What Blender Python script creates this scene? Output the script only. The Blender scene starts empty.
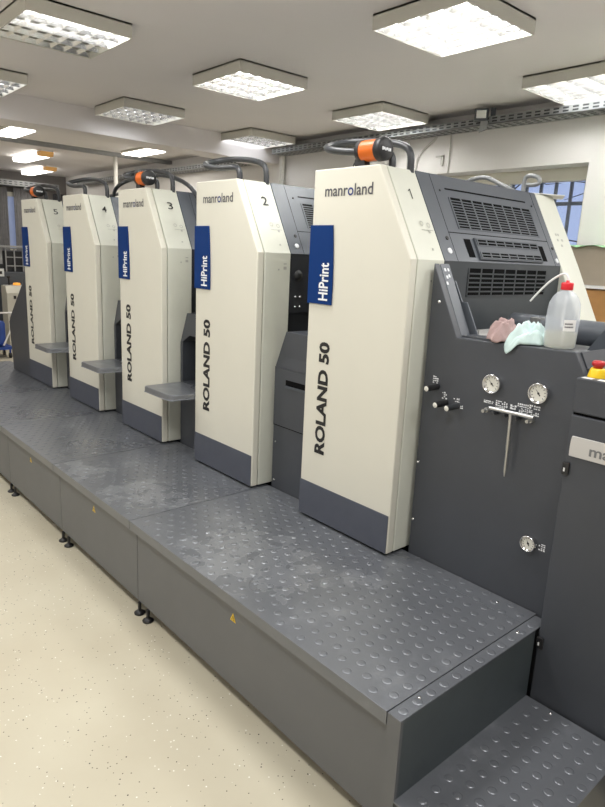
import bpy, bmesh, math, random
from mathutils import Vector, Matrix, noise
R = random.Random(7)
SC = bpy.context.scene
COL = SC.collection

# ------------------------------------------------------------------ materials
def mat(name, col, rough=.5, metal=0., var=.06, vscale=6., bump=0., bscale=150., spec=.5, emit=None, estr=0., trans=0., coat=0.):
    m = bpy.data.materials.new(name); m.use_nodes = True
    nt = m.node_tree; b = nt.nodes['Principled BSDF']
    b.inputs['Roughness'].default_value = rough
    b.inputs['Metallic'].default_value = metal
    b.inputs['Specular IOR Level'].default_value = spec
    b.inputs['Transmission Weight'].default_value = trans
    b.inputs['Coat Weight'].default_value = coat
    tc = nt.nodes.new('ShaderNodeTexCoord')
    n = nt.nodes.new('ShaderNodeTexNoise'); n.inputs['Scale'].default_value = vscale; n.inputs['Detail'].default_value = 5
    nt.links.new(tc.outputs['Object'], n.inputs['Vector'])
    r = nt.nodes.new('ShaderNodeValToRGB')
    c = col
    r.color_ramp.elements[0].position = .3; r.color_ramp.elements[1].position = .7
    r.color_ramp.elements[0].color = (*[x * (1 - var) for x in c], 1)
    r.color_ramp.elements[1].color = (*[min(1, x * (1 + var)) for x in c], 1)
    nt.links.new(n.outputs['Fac'], r.inputs['Fac'])
    nt.links.new(r.outputs['Color'], b.inputs['Base Color'])
    if bump:
        n2 = nt.nodes.new('ShaderNodeTexNoise'); n2.inputs['Scale'].default_value = bscale; n2.inputs['Detail'].default_value = 3
        nt.links.new(tc.outputs['Object'], n2.inputs['Vector'])
        bp = nt.nodes.new('ShaderNodeBump'); bp.inputs['Strength'].default_value = bump; bp.inputs['Distance'].default_value = .002
        nt.links.new(n2.outputs['Fac'], bp.inputs['Height']); nt.links.new(bp.outputs['Normal'], b.inputs['Normal'])
    if emit:
        b.inputs['Emission Color'].default_value = (*emit, 1); b.inputs['Emission Strength'].default_value = estr
    return m

def srgb(r, g, b):
    f = lambda c: (c / 255 / 12.92) if c / 255 <= .04045 else ((c / 255 + .055) / 1.055) ** 2.4
    return (f(r), f(g), f(b))

M = {}
M['cream'] = mat('cream_enamel', srgb(221, 218, 203), .38, var=.02, vscale=3)
M['cream_worn'] = mat('cream_enamel_side', srgb(217, 218, 204), .4, var=.03, vscale=9)
M['kick'] = mat('kick_grey', srgb(74, 78, 89), .5, var=.06, vscale=14, bump=.1)
M['grey'] = mat('press_grey', srgb(62, 65, 71), .42, var=.06, vscale=5, bump=.12, bscale=260)
M['hood'] = mat('hood_grey', srgb(83, 88, 95), .38, var=.05, vscale=6, bump=.1, bscale=260)
M['hood_shaded'] = mat('hood_shaded_grey', srgb(54, 59, 63), .45, var=.08)  # hood grey darkened: shade of the steep lower panel put into the colour
M['grille'] = mat('grille_grey', srgb(70, 75, 82), .45, var=.05)
M['dark'] = mat('slot_black', srgb(10, 10, 11), .9, var=.1, spec=.1)
M['inner'] = mat('recess_dark', srgb(38, 40, 44), .6, var=.12)
M['black'] = mat('black_rubber', srgb(26, 26, 28), .45, var=.1)
M['tube_black'] = mat('black_tube', srgb(48, 50, 53), .35, var=.08)
M['blue'] = mat('sign_blue', srgb(3, 46, 106), .5, var=.03, spec=.15)
M['white_ink'] = mat('white_ink', srgb(236, 238, 240), .5, var=.01)
M['ink'] = mat('lettering_grey', srgb(70, 68, 74), .5, var=.02)
M['ink_blue'] = mat('lettering_blue', srgb(24, 42, 110), .5, var=.02)
M['ink_black'] = mat('lettering_black', srgb(20, 20, 22), .5, var=.02)
M['faint'] = mat('faint_icon_ink', srgb(178, 178, 168), .5, var=.05)
M['orange'] = mat('orange_plastic', srgb(226, 106, 18), .35, var=.04)
M['steel'] = mat('brushed_steel', srgb(190, 190, 188), .3, metal=.9, var=.05, vscale=40)
M['chrome'] = mat('chrome', srgb(215, 215, 215), .16, metal=1, var=.03)
M['gauge'] = mat('gauge_face', srgb(222, 220, 210), .4, var=.03)
M['plaque'] = mat('plaque_silver', srgb(205, 203, 200), .34, metal=.35, var=.03)
M['plaque_ink'] = mat('plaque_ink', srgb(110, 110, 112), .4, var=.03)
M['red'] = mat('red_plastic', srgb(178, 28, 32), .35, var=.04)
M['capred'] = mat('red_cap', srgb(214, 30, 42), .35, var=.04)
M['yellow'] = mat('yellow_plastic', srgb(238, 196, 20), .4, var=.04)
M['housing'] = mat('lamp_housing', srgb(212, 210, 200), .5, var=.02)
M['reflector'] = mat('lamp_reflector', srgb(235, 235, 235), .22, metal=.85, var=.02)
M['lampwhite'] = mat('lamp_white', srgb(240, 240, 238), .5, var=.01)
M['tube'] = mat('lit_tube', (1, 1, 1), .5, emit=(1, 1, .98), estr=32)
M['tube_off'] = mat('unlit_tube', srgb(120, 118, 112), .3, var=.02)
M['tube_dim'] = mat('lit_tube_dim', (1, 1, 1), .5, emit=(.93, .95, 1), estr=6)
M['diffuser'] = mat('lit_diffuser', (1, 1, 1), .5, emit=(1, .95, .86), estr=6)
M['diff_orange'] = mat('lit_amber_end', srgb(226, 168, 86), .5, emit=(1, .55, .2), estr=.12)
M['galv'] = mat('galvanised_tray', srgb(146, 148, 149), .45, metal=.3, var=.08, vscale=20)
M['pipe'] = mat('pipe_white', srgb(205, 203, 196), .5, var=.03)
M['wood_frame'] = mat('window_frame_paint', srgb(226, 222, 208), .5, var=.03)
M['iron'] = mat('window_bar_grey', srgb(78, 84, 92), .6, var=.1)
M['card'] = mat('brown_card', srgb(176, 128, 76), .8, var=.06, vscale=20)
M['card_grey'] = mat('grey_card', srgb(166, 154, 138), .8, var=.06, vscale=8)
M['paper'] = mat('white_paper', srgb(232, 232, 230), .6, var=.02)
M['green'] = mat('green_sheet', srgb(140, 190, 140), .7, var=.06)
M['rag'] = mat('pink_rag', srgb(172, 146, 143), .95, var=.16, vscale=24, bump=.5, bscale=300)
M['cloth'] = mat('aqua_cloth', srgb(204, 226, 223), .9, var=.06, vscale=22, bump=.35, bscale=400)
M['plastic_blue'] = mat('blue_plastic', srgb(36, 70, 150), .5, var=.05)
M['plate_num'] = mat('sign_plate', srgb(210, 214, 214), .5, var=.05)
M['curtain'] = mat('curtain_cloth', srgb(146, 145, 147), .9, var=.1, vscale=15)
M['bark'] = mat('bark', srgb(60, 64, 78), .9, var=.2)
M['sticker_orange'] = mat('amber_button', srgb(240, 150, 40), .4, emit=(1, .45, .08), estr=.5)
M['beige'] = mat('console_beige', srgb(200, 198, 186), .5, var=.04)

# bottle plastic and liquid
def clear(name, col, rough, alpha):
    m = bpy.data.materials.new(name); m.use_nodes = True; nt = m.node_tree
    b = nt.nodes['Principled BSDF']; out = nt.nodes['Material Output']
    b.inputs['Roughness'].default_value = rough
    n = nt.nodes.new('ShaderNodeTexNoise'); n.inputs['Scale'].default_value = 30
    r = nt.nodes.new('ShaderNodeValToRGB')
    r.color_ramp.elements[0].color = (*[c * .95 for c in col], 1); r.color_ramp.elements[1].color = (*col, 1)
    nt.links.new(n.outputs['Fac'], r.inputs['Fac']); nt.links.new(r.outputs['Color'], b.inputs['Base Color'])
    t = nt.nodes.new('ShaderNodeBsdfTransparent'); tl = nt.nodes.new('ShaderNodeBsdfTranslucent'); tl.inputs['Color'].default_value = (*col, 1)
    a = nt.nodes.new('ShaderNodeMixShader'); a.inputs[0].default_value = .4
    nt.links.new(b.outputs[0], a.inputs[1]); nt.links.new(tl.outputs[0], a.inputs[2])
    x = nt.nodes.new('ShaderNodeMixShader'); x.inputs[0].default_value = alpha
    nt.links.new(t.outputs[0], x.inputs[1]); nt.links.new(a.outputs[0], x.inputs[2]); nt.links.new(x.outputs[0], out.inputs['Surface'])
    return m
M['bottle'] = clear('bottle_plastic', srgb(228, 234, 242), .25, .40)
M['liquid'] = clear('pale_liquid', srgb(214, 210, 184), .2, .5)
M['glass'] = clear('window_glass', (.9, .95, 1.), .05, .06)

def m_floor():
    m = bpy.data.materials.new('floor_speckled'); m.use_nodes = True; nt = m.node_tree; L = nt.links
    b = nt.nodes['Principled BSDF']; b.inputs['Roughness'].default_value = .42; b.inputs['Specular IOR Level'].default_value = .3
    tc = nt.nodes.new('ShaderNodeTexCoord')
    n = nt.nodes.new('ShaderNodeTexNoise'); n.inputs['Scale'].default_value = 1.7; n.inputs['Detail'].default_value = 6
    L.new(tc.outputs['Object'], n.inputs['Vector'])
    r = nt.nodes.new('ShaderNodeValToRGB'); e = r.color_ramp.elements
    e[0].position = .3; e[0].color = (*srgb(197, 188, 165), 1); e[1].position = .7; e[1].color = (*srgb(210, 203, 181), 1)
    L.new(n.outputs['Fac'], r.inputs['Fac'])
    prev = r.outputs['Color']
    for scale, thr, colr, prob in ((60, .14, (96, 86, 70), .66), (42, .115, (52, 46, 38), .84), (52, .14, (242, 240, 230), .72)):
        v = nt.nodes.new('ShaderNodeTexVoronoi'); v.inputs['Scale'].default_value = scale
        L.new(tc.outputs['Object'], v.inputs['Vector'])
        lt = nt.nodes.new('ShaderNodeMath'); lt.operation = 'LESS_THAN'; lt.inputs[1].default_value = thr; L.new(v.outputs['Distance'], lt.inputs[0])
        sp = nt.nodes.new('ShaderNodeSeparateColor'); L.new(v.outputs['Color'], sp.inputs[0])
        gt = nt.nodes.new('ShaderNodeMath'); gt.operation = 'GREATER_THAN'; gt.inputs[1].default_value = prob; L.new(sp.outputs[0], gt.inputs[0])
        mu = nt.nodes.new('ShaderNodeMath'); mu.operation = 'MULTIPLY'; L.new(lt.outputs[0], mu.inputs[0]); L.new(gt.outputs[0], mu.inputs[1])
        mx = nt.nodes.new('ShaderNodeMixRGB'); L.new(mu.outputs[0], mx.inputs['Fac']); L.new(prev, mx.inputs['Color1']); mx.inputs['Color2'].default_value = (*srgb(*colr), 1)
        prev = mx.outputs['Color']
    L.new(prev, b.inputs['Base Color'])
    return m
M['floor'] = m_floor()

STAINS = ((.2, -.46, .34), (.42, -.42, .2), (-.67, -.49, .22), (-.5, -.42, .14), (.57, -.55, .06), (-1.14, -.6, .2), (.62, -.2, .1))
def m_plate():
    m = bpy.data.materials.new('platform_plate'); m.use_nodes = True; nt = m.node_tree; L = nt.links
    b = nt.nodes['Principled BSDF']; b.inputs['Metallic'].default_value = .45
    tc = nt.nodes.new('ShaderNodeTexCoord')
    n = nt.nodes.new('ShaderNodeTexNoise'); n.inputs['Scale'].default_value = 3.2; n.inputs['Detail'].default_value = 8; n.inputs['Roughness'].default_value = .65
    L.new(tc.outputs['Object'], n.inputs['Vector'])
    r = nt.nodes.new('ShaderNodeValToRGB'); e = r.color_ramp.elements
    e[0].position = .30; e[0].color = (*srgb(112, 115, 121), 1); e[1].position = .585; e[1].color = (*srgb(118, 121, 127), 1)
    
    for p_, c_ in ((.64, (126, 129, 135)), (.70, (140, 143, 149))):
        x = r.color_ramp.elements.new(p_); x.color = (*srgb(*c_), 1)
    L.new(n.outputs['Fac'], r.inputs['Fac']); geo = nt.nodes.new('ShaderNodeNewGeometry'); acc = None
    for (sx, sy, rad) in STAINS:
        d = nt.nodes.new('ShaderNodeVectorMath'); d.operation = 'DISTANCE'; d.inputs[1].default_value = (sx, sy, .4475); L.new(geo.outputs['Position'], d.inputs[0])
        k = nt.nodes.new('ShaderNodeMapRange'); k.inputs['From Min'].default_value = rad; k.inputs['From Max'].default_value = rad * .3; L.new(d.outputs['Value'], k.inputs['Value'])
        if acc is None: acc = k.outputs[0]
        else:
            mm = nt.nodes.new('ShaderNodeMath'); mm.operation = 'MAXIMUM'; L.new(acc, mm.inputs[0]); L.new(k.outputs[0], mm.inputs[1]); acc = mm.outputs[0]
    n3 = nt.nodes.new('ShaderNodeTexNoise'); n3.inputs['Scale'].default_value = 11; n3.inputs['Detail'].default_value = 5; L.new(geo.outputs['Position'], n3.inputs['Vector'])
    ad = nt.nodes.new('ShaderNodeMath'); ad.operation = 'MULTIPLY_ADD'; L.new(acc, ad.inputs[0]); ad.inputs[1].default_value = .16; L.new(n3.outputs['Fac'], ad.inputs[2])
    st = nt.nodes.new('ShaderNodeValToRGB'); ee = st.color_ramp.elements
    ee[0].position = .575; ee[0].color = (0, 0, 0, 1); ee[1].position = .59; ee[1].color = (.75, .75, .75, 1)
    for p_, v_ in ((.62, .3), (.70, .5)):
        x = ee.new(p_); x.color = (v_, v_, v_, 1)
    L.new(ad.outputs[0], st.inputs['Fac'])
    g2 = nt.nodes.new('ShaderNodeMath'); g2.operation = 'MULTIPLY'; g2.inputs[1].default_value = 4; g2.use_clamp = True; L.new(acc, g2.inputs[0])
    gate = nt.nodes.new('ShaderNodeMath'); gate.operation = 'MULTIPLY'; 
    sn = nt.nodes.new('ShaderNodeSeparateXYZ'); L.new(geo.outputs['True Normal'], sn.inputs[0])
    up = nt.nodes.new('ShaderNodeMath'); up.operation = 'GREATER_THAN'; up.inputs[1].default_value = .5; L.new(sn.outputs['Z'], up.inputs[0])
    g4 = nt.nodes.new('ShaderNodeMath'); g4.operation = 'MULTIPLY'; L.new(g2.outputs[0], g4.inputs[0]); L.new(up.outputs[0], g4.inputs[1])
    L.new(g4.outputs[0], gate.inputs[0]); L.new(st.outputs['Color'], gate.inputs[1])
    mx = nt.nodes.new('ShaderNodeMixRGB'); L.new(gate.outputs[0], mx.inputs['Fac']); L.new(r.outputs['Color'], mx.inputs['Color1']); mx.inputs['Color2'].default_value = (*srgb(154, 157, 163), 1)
    L.new(mx.outputs['Color'], b.inputs['Base Color'])
    rr = nt.nodes.new('ShaderNodeMapRange'); rr.inputs['From Min'].default_value = .3; rr.inputs['From Max'].default_value = .7
    rr.inputs['To Min'].default_value = .25; rr.inputs['To Max'].default_value = .36
    n2 = nt.nodes.new('ShaderNodeTexNoise'); n2.inputs['Scale'].default_value = 1.6; L.new(tc.outputs['Object'], n2.inputs['Vector'])
    L.new(n2.outputs['Fac'], rr.inputs['Value']); L.new(rr.outputs[0], b.inputs['Roughness'])
    return m
M['plate'] = m_plate()
M['skirt'] = mat('skirt_grey', srgb(102, 104, 108), .45, metal=.25, var=.04, vscale=4)
M['riser'] = mat('riser_dark', srgb(76, 84, 88), .4, metal=.2, var=.1, vscale=7)
M['wall'] = mat('wall_paint', srgb(234, 231, 228), .8, var=.02, vscale=2, bump=.05)
M['ceil'] = mat('ceiling_paint', srgb(238, 234, 234), .9, var=.015, vscale=2)
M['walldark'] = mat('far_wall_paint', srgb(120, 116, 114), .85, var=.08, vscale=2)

# ------------------------------------------------------------------ mesh builder
class MB:
    def __init__(s): s.v = []; s.f = []; s.mi = []; s.sm = []
    def add(s, vs, fs, mi=0, smooth=False):
        o = len(s.v); s.v += [tuple(v) for v in vs]
        for f in fs: s.f.append([i + o for i in f]); s.mi.append(mi); s.sm.append(smooth)
        return s
    def box(s, x0, x1, y0, y1, z0, z1, mi=0):
        x0, x1 = sorted((x0, x1)); y0, y1 = sorted((y0, y1)); z0, z1 = sorted((z0, z1))
        v = [(x0, y0, z0), (x1, y0, z0), (x1, y1, z0), (x0, y1, z0), (x0, y0, z1), (x1, y0, z1), (x1, y1, z1), (x0, y1, z1)]
        return s.add(v, [(0, 3, 2, 1), (4, 5, 6, 7), (0, 1, 5, 4), (1, 2, 6, 5), (2, 3, 7, 6), (3, 0, 4, 7)], mi)
    def obox(s, o, u, v, n, su, sv, sn, mi=0):     # oriented box: corner o, unit axes u v n
        o, u, v, n = map(Vector, (o, u, v, n)); P = []
        for c in (0, 1):
            for a, b in ((0, 0), (1, 0), (1, 1), (0, 1)): P.append(o + u * su * a + v * sv * b + n * sn * c)
        return s.add(P, [(0, 3, 2, 1), (4, 5, 6, 7), (0, 1, 5, 4), (1, 2, 6, 5), (2, 3, 7, 6), (3, 0, 4, 7)], mi)
    def prism(s, prof, y0, y1, mi=0):              # xz outline (counter clockwise seen from -y)
        n = len(prof); v = [(x, y0, z) for x, z in prof] + [(x, y1, z) for x, z in prof]
        f = [tuple(range(n)), tuple(range(2 * n - 1, n - 1, -1))] + [(i, i + n, (i + 1) % n + n, (i + 1) % n) for i in range(n)]
        return s.add(v, f, mi)
    def tube(s, pts, r, seg=10, mi=0, caps=True):
        pts = [Vector(p) for p in pts]; rings = []; ref = None
        for i, p in enumerate(pts):
            t = (pts[min(i + 1, len(pts) - 1)] - pts[max(i - 1, 0)]).normalized()
            if ref is None: ref = t.orthogonal().normalized()
            ref = (ref - t * ref.dot(t)).normalized(); b = t.cross(ref)
            rr = r[i] if isinstance(r, (list, tuple)) else r
            rings.append([p + (ref * math.cos(2 * math.pi * k / seg) + b * math.sin(2 * math.pi * k / seg)) * rr for k in range(seg)])
        v = [q for g in rings for q in g]; f = []
        for i in range(len(pts) - 1):
            for k in range(seg): f.append((i * seg + k, i * seg + (k + 1) % seg, (i + 1) * seg + (k + 1) % seg, (i + 1) * seg + k))
        s.add(v, f, mi, True)
        if caps:
            o = len(rings) - 1
            s.add(rings[0], [tuple(range(seg - 1, -1, -1))], mi); s.add(rings[o], [tuple(range(seg))], mi)
        return s
    def cyl(s, p0, p1, r, seg=20, mi=0): return s.tube([p0, p1], r, seg, mi)
    def lathe(s, prof, c=(0, 0, 0), axis=(0, 0, 1), seg=24, mi=0, sx=1., sy=1.):  # prof: (radius, height)
        a = Vector(axis).normalized(); u = a.orthogonal().normalized(); w = a.cross(u); c = Vector(c); v = []; f = []
        if abs(a.z) > .99: u, w = Vector((1, 0, 0)), Vector((0, 1, 0)) * (1 if a.z > 0 else -1)
        for r, h in prof:
            for k in range(seg):
                t = 2 * math.pi * k / seg
                v.append(c + a * h + (u * math.cos(t) * sx + w * math.sin(t) * sy) * r)
        for i in range(len(prof) - 1):
            for k in range(seg): f.append((i * seg + k, i * seg + (k + 1) % seg, (i + 1) * seg + (k + 1) % seg, (i + 1) * seg + k))
        return s.add(v, f, mi, True)
    def build(s, name, mats, parent=None, bevel=0., seg=2, merge=False):
        me = bpy.data.meshes.new(name); me.from_pydata(s.v, [], s.f); me.update()
        for mm in (mats if isinstance(mats, (list, tuple)) else [mats]): me.materials.append(M[mm] if isinstance(mm, str) else mm)
        me.polygons.foreach_set('material_index', s.mi); me.polygons.foreach_set('use_smooth', s.sm)
        if merge:
            bm = bmesh.new(); bm.from_mesh(me); bmesh.ops.remove_doubles(bm, verts=bm.verts, dist=1e-5)
            bmesh.ops.recalc_face_normals(bm, faces=bm.faces); bm.to_mesh(me); bm.free()
        o = bpy.data.objects.new(name, me); COL.objects.link(o)
        if parent: o.parent = parent
        if bevel:
            b = o.modifiers.new('bevel', 'BEVEL'); b.width = bevel; b.segments = seg; b.limit_method = 'ANGLE'; b.angle_limit = math.radians(40)
        return o

def smooth(pts, n=3):                              # Chaikin corner cutting of an open path
    pts = [Vector(p) for p in pts]
    for _ in range(n):
        q = [pts[0]]
        for a, b in zip(pts, pts[1:]): q += [a * .75 + b * .25, a * .25 + b * .75]
        pts = q + [pts[-1]]
    return pts

def thing(name, label, cat, loc=(0, 0, 0), rz=0, group=None):
    o = bpy.data.objects.new(name, None); COL.objects.link(o); o.location = loc; o.rotation_euler = (0, 0, rz); o.empty_display_size = .1
    o['label'] = label; o['category'] = cat
    if group: o['group'] = group
    return o
def tag(o, label, cat, group=None):
    o['label'] = label; o['category'] = cat
    if group: o['group'] = group
    return o
def struct(o): o['kind'] = 'structure'; return o

def text(name, body, o, u, v, w, h, mats, parent, bold=0., blue=None, depth=.0012):
    """lettering stretched to w x h on the plane (origin o, unit axes u right, v up)"""
    cu = bpy.data.curves.new('lettering', 'FONT'); cu.body = body; cu.offset = bold; cu.size = 1; cu.resolution_u = 3
    for mm in mats: cu.materials.append(M[mm])
    if blue is not None: cu.body_format[blue].material_index = 1
    t = bpy.data.objects.new('lettering', cu); COL.objects.link(t)
    dg = bpy.context.evaluated_depsgraph_get(); dg.update()
    me = bpy.data.meshes.new_from_object(t.evaluated_get(dg)); me.name = name
    bpy.data.objects.remove(t); bpy.data.curves.remove(cu)
    xs = [q.co.x for q in me.vertices]; ys = [q.co.y for q in me.vertices]
    x0, x1, y0, y1 = min(xs), max(xs), min(ys), max(ys); o, u, v = map(Vector, (o, u, v)); n = u.cross(v)
    for q in me.vertices:
        a, b = (q.co.x - x0) / (x1 - x0) * w, (q.co.y - y0) / (y1 - y0) * h
        q.co = o + u * a + v * b + n * depth
    if not me.materials:
        for mm in mats: me.materials.append(M[mm])
    ob = bpy.data.objects.new(name, me); COL.objects.link(ob); ob.parent = parent
    return ob

# ------------------------------------------------------------------ dimensions recovered from the photograph
P, W, WT, PZ, ZT, ZS, ZK = .938, .555, .367, .4475, 2.0, 1.654, .628
YF, XE, XSTRIP, ZSTEP, YG = -.686, 1.215, 1.167, .19, .116
SL = Vector((WT - W, 0, ZT - ZS)); LS = SL.length; SU = SL.normalized(); SN = SU.cross(Vector((0, -1, 0))); 
if SN.x < 0: SN = -SN
def slant(y, z, n=0.):                             # point on the sloping face at height z
    t = (z - ZS) / (ZT - ZS)
    return Vector((W, y, ZS)) + SL * t + SN * n

CEIL, LAMPZ, YB, XL, XR, YFR = 2.90, 2.82, 3.05, -10.6, 3.6, -3.2

# ------------------------------------------------------------------ room shell
def room():
    fl = struct(MB().box(XL, XR, YFR, YB, -.1, 0).build('floor', 'floor'))
    struct(MB().box(XL, XR, YFR, YB + .4, CEIL, CEIL + .1).build('ceiling', 'ceil'))
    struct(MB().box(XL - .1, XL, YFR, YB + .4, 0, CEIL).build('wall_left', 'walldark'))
    struct(MB().box(XR, XR + .1, YFR, YB + .4, 0, CEIL).build('wall_right', 'wall'))
    struct(MB().box(XL, XR, YFR - .1, YFR, 0, CEIL).build('wall_front', 'wall'))
    # back wall with the window opening
    x0, x1, z0, z1 = -1.95, -.31, 1.45, 2.43
    b = MB(); b.box(XL, x0, YB, YB + .28, 0, CEIL); b.box(x1, XR, YB, YB + .28, 0, CEIL); b.box(x0, x1, YB, YB + .28, 0, z0); b.box(x0, x1, YB, YB + .28, z1, CEIL)
    struct(b.build('wall_back', 'wall'))
    struct(MB().box(-.19, .35, YB - .03, YB, 0, CEIL).build('trim_1', 'wall'))
    # downstand beam across the room
    struct(MB().box(-4.40, -4.05, YFR, YB, 2.68, CEIL).build('trim_2', 'ceil'))
    # window
    yw = YB + .19
    fr = MB(); t = .10
    fr.box(x0, x1, yw, yw + .07, z1 - t, z1); fr.box(x0, x1, yw, yw + .07, z0, z0 + t)
    fr.box(x0, x0 + t, yw, yw + .07, z0 + t, z1 - t); fr.box(x1 - t, x1, yw, yw + .07, z0 + t, z1 - t); fr.box(-1.17, -1.09, yw, yw + .07, z0 + t, z1 - t)
    w = struct(fr.build('window_1', 'wood_frame', bevel=.006))
    MB().box(x0 + t, x1 - t, yw + .03, yw + .036, z0 + t, z1 - t).build('window_pane', 'glass', w)
    g = MB(); xx = x1 - .14
    while xx > x0 + .05: g.box(xx - .011, xx + .011, yw + .13, yw + .152, z0 - .1, z1 + .1); xx -= .135
    for zz in (1.75, 2.15): g.box(x0, x1, yw + .135, yw + .147, zz, zz + .03)
    g.build('window_bars', 'iron', w)
    # far-left window with curtains
    x = XL
    f = MB(); f.box(x, x + .05, .6, 2.3, 1.45, 1.53); f.box(x, x + .05, .6, 2.3, 2.45, 2.53)
    for yy in (.6, 1.4, 2.22): f.box(x, x + .05, yy, yy + .08, 1.45, 2.53)
    w2 = struct(f.build('window_2', 'wood_frame'))
    MB().box(x + .01, x + .02, .68, 2.22, 1.53, 2.45).build('window_pane', mat('dusk_pane', srgb(150, 162, 190), .3, emit=srgb(150, 165, 205), estr=.3), w2)
    for k, (ya, yb) in enumerate(((1.62, 1.93), (2.03, 2.36))):
        c = MB(); n = 26; v = []; fcs = []
        for i in range(n + 1):
            yy = ya + (yb - ya) * i / n; xx = x + .12 + .03 * math.sin(i * 1.9)
            v += [(xx, yy, 1.35), (xx, yy, 2.6)]
        for i in range(n): fcs.append((2 * i, 2 * i + 2, 2 * i + 3, 2 * i + 1))
        c.add(v, fcs, 0, True)
        tag(c.build('curtain', 'curtain'), ['grey brown curtain at the far window, the left one beside the bare pane', 'grey brown curtain at the far window, next to the fifth press tower'][k], 'curtain')
room()

# trees outside the window, dusk sky
def tree(x, y, h, seed, label):
    r = random.Random(seed); t = thing('bare_tree', label, 'tree', (x, y, 0), 0, 'bare trees outside the window')
    tr = MB(); br = MB(); p = Vector((0, 0, 0)); pts = [p]
    for i in range(8): p = p + Vector((r.uniform(-.08, .08), r.uniform(-.05, .05), h / 8)); pts.append(p)
    tr.tube(pts, [.06 - .006 * i for i in range(9)], 8); tr.build('trunk', 'bark', t)
    for i in range(46):
        a = pts[r.randint(3, 8)] + Vector((0, 0, r.uniform(-.2, .2))); q = [a]; d = Vector((r.uniform(-1, 1), r.uniform(-.6, .6), r.uniform(.1, .9))).normalized()
        for k in range(4): d = (d + Vector((r.uniform(-.5, .5), r.uniform(-.5, .5), r.uniform(-.5, .4)))).normalized(); q.append(q[-1] + d * .22)
        br.tube(q, [.016, .013, .01, .007, .003], 5)
    br.build('branch', 'bark', t)['kind'] = 'stuff'
tree(-3.2, 6.6, 4.2, 1, 'bare dark tree outside the barred window, towards the press')
tree(-.9, 5.2, 4.0, 5, 'bare dark tree outside the barred window, near the right jamb')
struct(MB().box(-12, 8, YB + .5, 14, -.2, -.05).build('ground', mat('yard_ground', srgb(120, 124, 134), .9)))

# ------------------------------------------------------------------ ceiling lights
def lamp_fixture(cx, cy, label, bright, lit=None, grp='square louvre ceiling lights'):
    t = thing('ceiling_light', label, 'ceiling light', (cx, cy, LAMPZ), 0, grp)
    s = .298; h = CEIL - LAMPZ; b = MB()
    for a in (-1, 1): b.box(a * s, a * (s - .008), -s, s, 0, h); b.box(-s + .008, s - .008, a * s, a * (s - .008), 0, h)
    b.box(-s, s, -s, s, h - .01, h)
    b.build('housing', 'housing', t)
    MB().box(-s + .012, s - .012, -s + .012, s - .012, h - .016, h - .011).build('back_plate', 'reflector' if lit else 'lampwhite', t)
    l = MB(); z0, z1 = .004, .03
    for i in range(5):
        c = -s + .012 + (2 * s - .024) * i / 4
        l.add([(c - .012, -s + .01, z1), (c + .012, -s + .01, z1), (c, -s + .01, z0), (c - .012, s - .01, z1), (c + .012, s - .01, z1), (c, s - .01, z0)], [(0, 2, 5, 3), (1, 4, 5, 2), (0, 3, 4, 1)])
    for i in range(1, 7):
        c = -s + (2 * s) * i / 7
        l.add([(-s + .01, c - .006, z1), (-s + .01, c + .006, z1), (-s + .01, c, z0), (s - .01, c - .006, z1), (s - .01, c + .006, z1), (s - .01, c, z0)], [(0, 2, 5, 3), (1, 4, 5, 2), (0, 3, 4, 1)])
    l.build('louvre', 'reflector', t)
    for i in range(4):
        c = -s + .012 + (2 * s - .024) * (i + .5) / 4
        MB().tube([(c, -s + .02, .045), (c, s - .02, .045)], .013, 8).build('tube', ('tube' if i in lit else 'tube_off') if lit else 'tube' if bright else 'tube_dim', t)
    return t
lamp_fixture(-.185, 1.09, 'bright square ceiling light with white grid, above the first press tower', True)
lamp_fixture(-.18, 2.58, 'bright square ceiling light cut by the right picture edge, near the cable tray', True)
lamp_fixture(-1.965, 1.08, 'bright square ceiling light hanging over the second press tower, between two dimmer ones', True)
lamp_fixture(-1.99, 2.52, 'bright square ceiling light above the orange lamp on tower 1', True)
lamp_fixture(-1.92, -.31, 'large ceiling light with mirror cells, half its tubes lit, in the top left corner', False, (2, 3))
lamp_fixture(-3.64, 1.06, 'small looking ceiling light with sparkling mirror grid above tower 3', False)
lamp_fixture(-3.80, 2.53, 'ceiling light with dim mirror grid beside the beam, above tower 2', False)
lamp_fixture(-3.58, -.35, 'ceiling light cut by the left picture edge, in front of the beam', False)
def area(x, y, z, s, w, name, col=(1, 1, .99)):
    l = bpy.data.lights.new(name, 'AREA'); l.energy = w; l.size = s; l.color = col
    o = bpy.data.objects.new(name, l); COL.objects.link(o); o.location = (x, y, z); return o
for x, y in ((1.63, 1.08), (1.63, -.32), (-.165, -.32), (-.165, -1.72), (1.63, -1.72), (-1.95, -1.72), (-3.6, -1.72), (1.63, 2.5)):
    area(x, y, LAMPZ, .5, 16.5, 'unseen_grid_lamp')  # unseen bare lamps added for light, carrying on the ceiling light grid

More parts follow.
